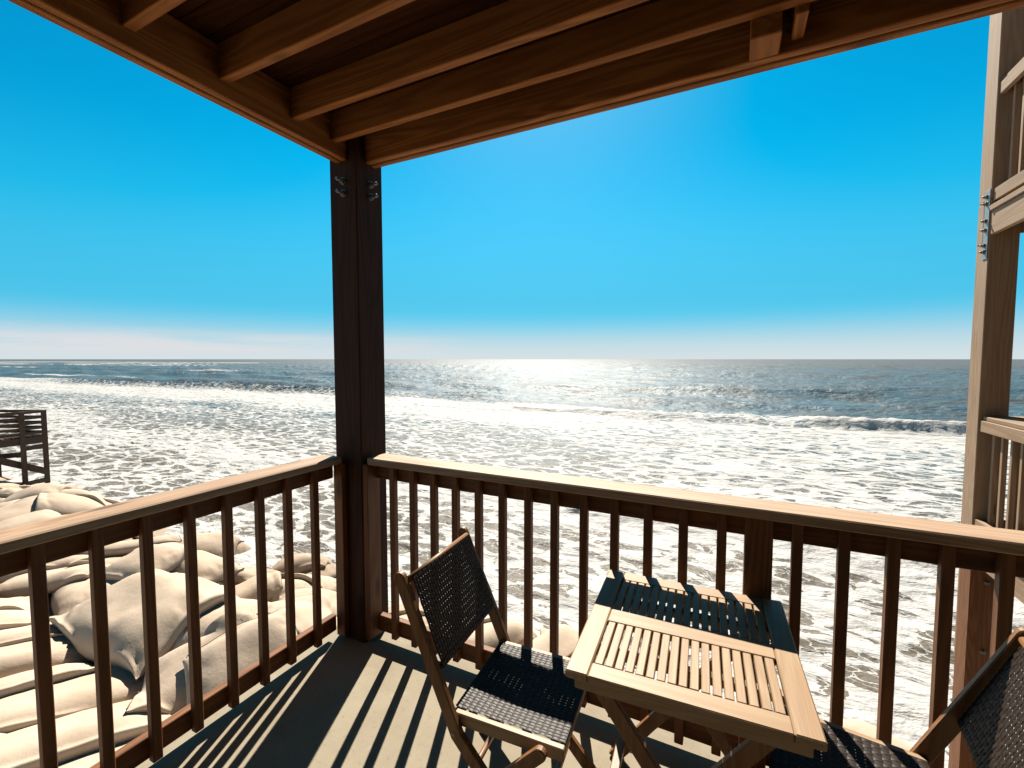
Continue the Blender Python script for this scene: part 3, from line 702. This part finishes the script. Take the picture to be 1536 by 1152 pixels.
# ------------------------------------------------------------------ neighbouring balconies at right
NX, NY = 1.975, 5.30
np_ = thing('support_post', 'tall weathered square post of the neighbouring balconies at right', 'post', (NX, NY, 0))
MB().box(0, .195, 0, .215, 2.98, 8.0, .006).box(0, .193, 0, .213, -.16, 2.975, .006).box(.0, .10, .02, .20, -1.2, -.162, .004).build('post_shaft', WEA['z'], np_)
pl = MB().box(-.007, -.0005, .004, .085, 2.47, 3.06, .001).build('strap_plate', GALV, np_)
for z in (3.005, 2.945, 2.80, 2.72, 2.59, 2.535): bolt(pl, (-.006, .047, z), (-1, 0, 0), .035, .010)
MB().box(-.004, .0, .10, .2, 2.62, 2.955, .001).build('splice_board', WEA['z'], np_)
MB().box(-.010, -.0005, .012, .05, -.02, .10, .001).build('strap_plate', BOLT, np_)

def n_balcony(zf, label_deck, label_side, label_front, grp):
    t = thing('neighbouring_balcony', label_deck, 'balcony', (0, 0, zf))
    MB().box(NX+.004, NX+.044, 2.1, NY-.002, -.20, -.004, .004).build('edge_beam', WEA['y'], t)
    MB().box(NX+.01, 5.6, NY+.02, NY+.058, -.20, -.004, .004).build('edge_beam', WEA['x'], t)
    MB().box(NX-.012, 5.6, 2.1, NY-.004, 0.0, .045, .004).build('deck_board', WEA['y'], t)
    for k in range(9): MB().box(NX+.046, 5.6, 2.3+.35*k, 2.338+.35*k, -.15, -.0045, .003).build('joist', DRK['x'], t)
    s = railing('deck_railing', label_side, grp, 'y', NX+.03, 2.1, NY-.003, [NY-.10-.138*k for k in range(22)], 1, WEA, WEA)
    # its slats hang on the inside, the rails show on our side
    s.location.z = zf + .04
    MB().box(NX+.012, NX+.05, 2.1, NY-.003, .925, 1.0215, .003).build('top_rail', WEA['y'], s)
    MB().box(NX+.012, NX+.05, 2.1, NY-.003, .045, .145, .003).build('bottom_rail', WEA['y'], s)
    f = railing('deck_railing', label_front, grp, 'x', NY-.02, NX+.198, 5.6, [NX+.28+.138*k for k in range(23)], 1, WEA, WEA); f.location.z = zf + .04
    return t
n_balcony(0.0, 'weathered floor of the neighbouring lower balcony at the right edge', 'weathered side railing of the neighbouring lower balcony beside the tall post', 'weathered sea facing railing of the neighbouring lower balcony, behind the tall post', 'railings of the neighbouring balconies')
n_balcony(2.87, 'weathered floor of the neighbouring upper balcony at the right edge', 'weathered side railing of the neighbouring upper balcony beside the tall post', 'weathered sea facing railing of the neighbouring upper balcony, high at right', 'railings of the neighbouring balconies')
pg = thing('deck_piling', 'short square piling with a slanted top beyond the front railing at right', 'piling', (NX-.004, NY-.004, 0))
prof = [(0, -2.9), (.178, -2.9), (.178, -.33), (.115, -.245), (0, -.245)]
MB().add([(x_, y_, z_) for y_ in (-.03, .17) for x_, z_ in prof], [(0,1,2,3,4), (9,8,7,6,5)] + [(i, 5+i, 5+(i+1) % 5, (i+1) % 5) for i in range(5)]).build('piling_shaft', PL['z'], pg)
for z in (-.37, -1.0): bolt(pg, (.11, -.03, z), (0, -1, 0), .03, .010)

# ------------------------------------------------------------------ beach stair landing at left
lat = np.array([.279, .960]); dep = np.array([-.960, .279]); O = np.array([-19.66, 5.53])
def lp(a, b): q = O + a*lat + b*dep; return float(q[0]), float(q[1])
ws = thing('beach_landing', 'dark timber stair landing on posts above the sandbags at the left edge', 'landing', (O[0], O[1], 0))
def wp(a, b, z): q = lp(a, b); return (q[0]-O[0], q[1]-O[1], z)
DZ, RZ = -.86, -.03
posts = {'B': (0, 0), 'A': (.48, .30), 'D': (-1.02, 1.15), 'C': (-.58, 1.50), 'E': (-2.2, -.45), 'F': (-2.9, .8)}
for k, (a, b) in posts.items():
    MB().bar(wp(a, b, -2.6), wp(a, b, RZ if k in 'BAEF' else DZ), .13, .13, (lat[0], lat[1], 0), .004).build('post', DRK['z'], ws)
def link(nm, p, q, z0, z1, w, t, mat='x'): return MB().bar(wp(*posts[p], z0), wp(*posts[q], z1), w, t, (0, 0, 1) if nm == 'deck_plank' else tuple(wp(.3, -1, 0)), .003).build(nm, DRK[mat], ws)
for p, q in (('B', 'E'), ('A', 'B'), ('A', 'C'), ('D', 'C'), ('B', 'D')): link('floor_beam', p, q, DZ-.1, DZ-.1, .22, .05)
for p, q in (('B', 'E'), ('A', 'B'), ('A', 'C')):
    for z in (RZ-.04, RZ-.22, RZ-.39, RZ-.55, RZ-.70): link('rail_slat', p, q, z, z, .085, .035)
MB().bar(wp(-1.7, -.40, -.78), wp(.47, .24, -2.02), .20, .05, tuple(wp(.3, -1, 0)), .003).build('brace', DRK['x'], ws); link('brace', 'D', 'B', -1.5, DZ-.5, .15, .05)
link('sill', 'B', 'E', -2.36, -2.36, .12, .12); link('sill', 'A', 'B', -2.30, -2.30, .12, .12); link('sill', 'D', 'C', -2.15, -2.15, .1, .1); link('sill', 'B', 'D', -2.3, -2.3, .1, .1)
link('cross_tie', 'D', 'C', -1.55, -1.55, .14, .05); link('cross_tie', 'A', 'B', DZ-.33, DZ-.33, .14, .05); link('cross_tie', 'F', 'D', -1.5, -1.5, .14, .05)
fl = MB()
for k in range(14):
    a = -2.3 + k*.2; fl.bar(wp(a, -.45+.16*k*.33 - .1, DZ+.02), wp(a+.25, 1.3, DZ+.02), .17, .04, (0, 0, 1), .003)
fl.build('deck_plank', DRK['y'], ws)
st = MB()
for k in range(6): st.bar(wp(-1.6-.12*k, .5+.0*k, DZ-.12-.17*k), wp(-.75-.12*k, .95, DZ-.12-.17*k), .24, .04, (0, 0, 1), .003)
st.build('stair_tread', DRK['x'], ws)
MB().bar(wp(-.72, .95, DZ-.02), wp(-1.45, .95, DZ-1.15), .2, .05, (0, 1, 0), .003).build('stringer', DRK['x'], ws)
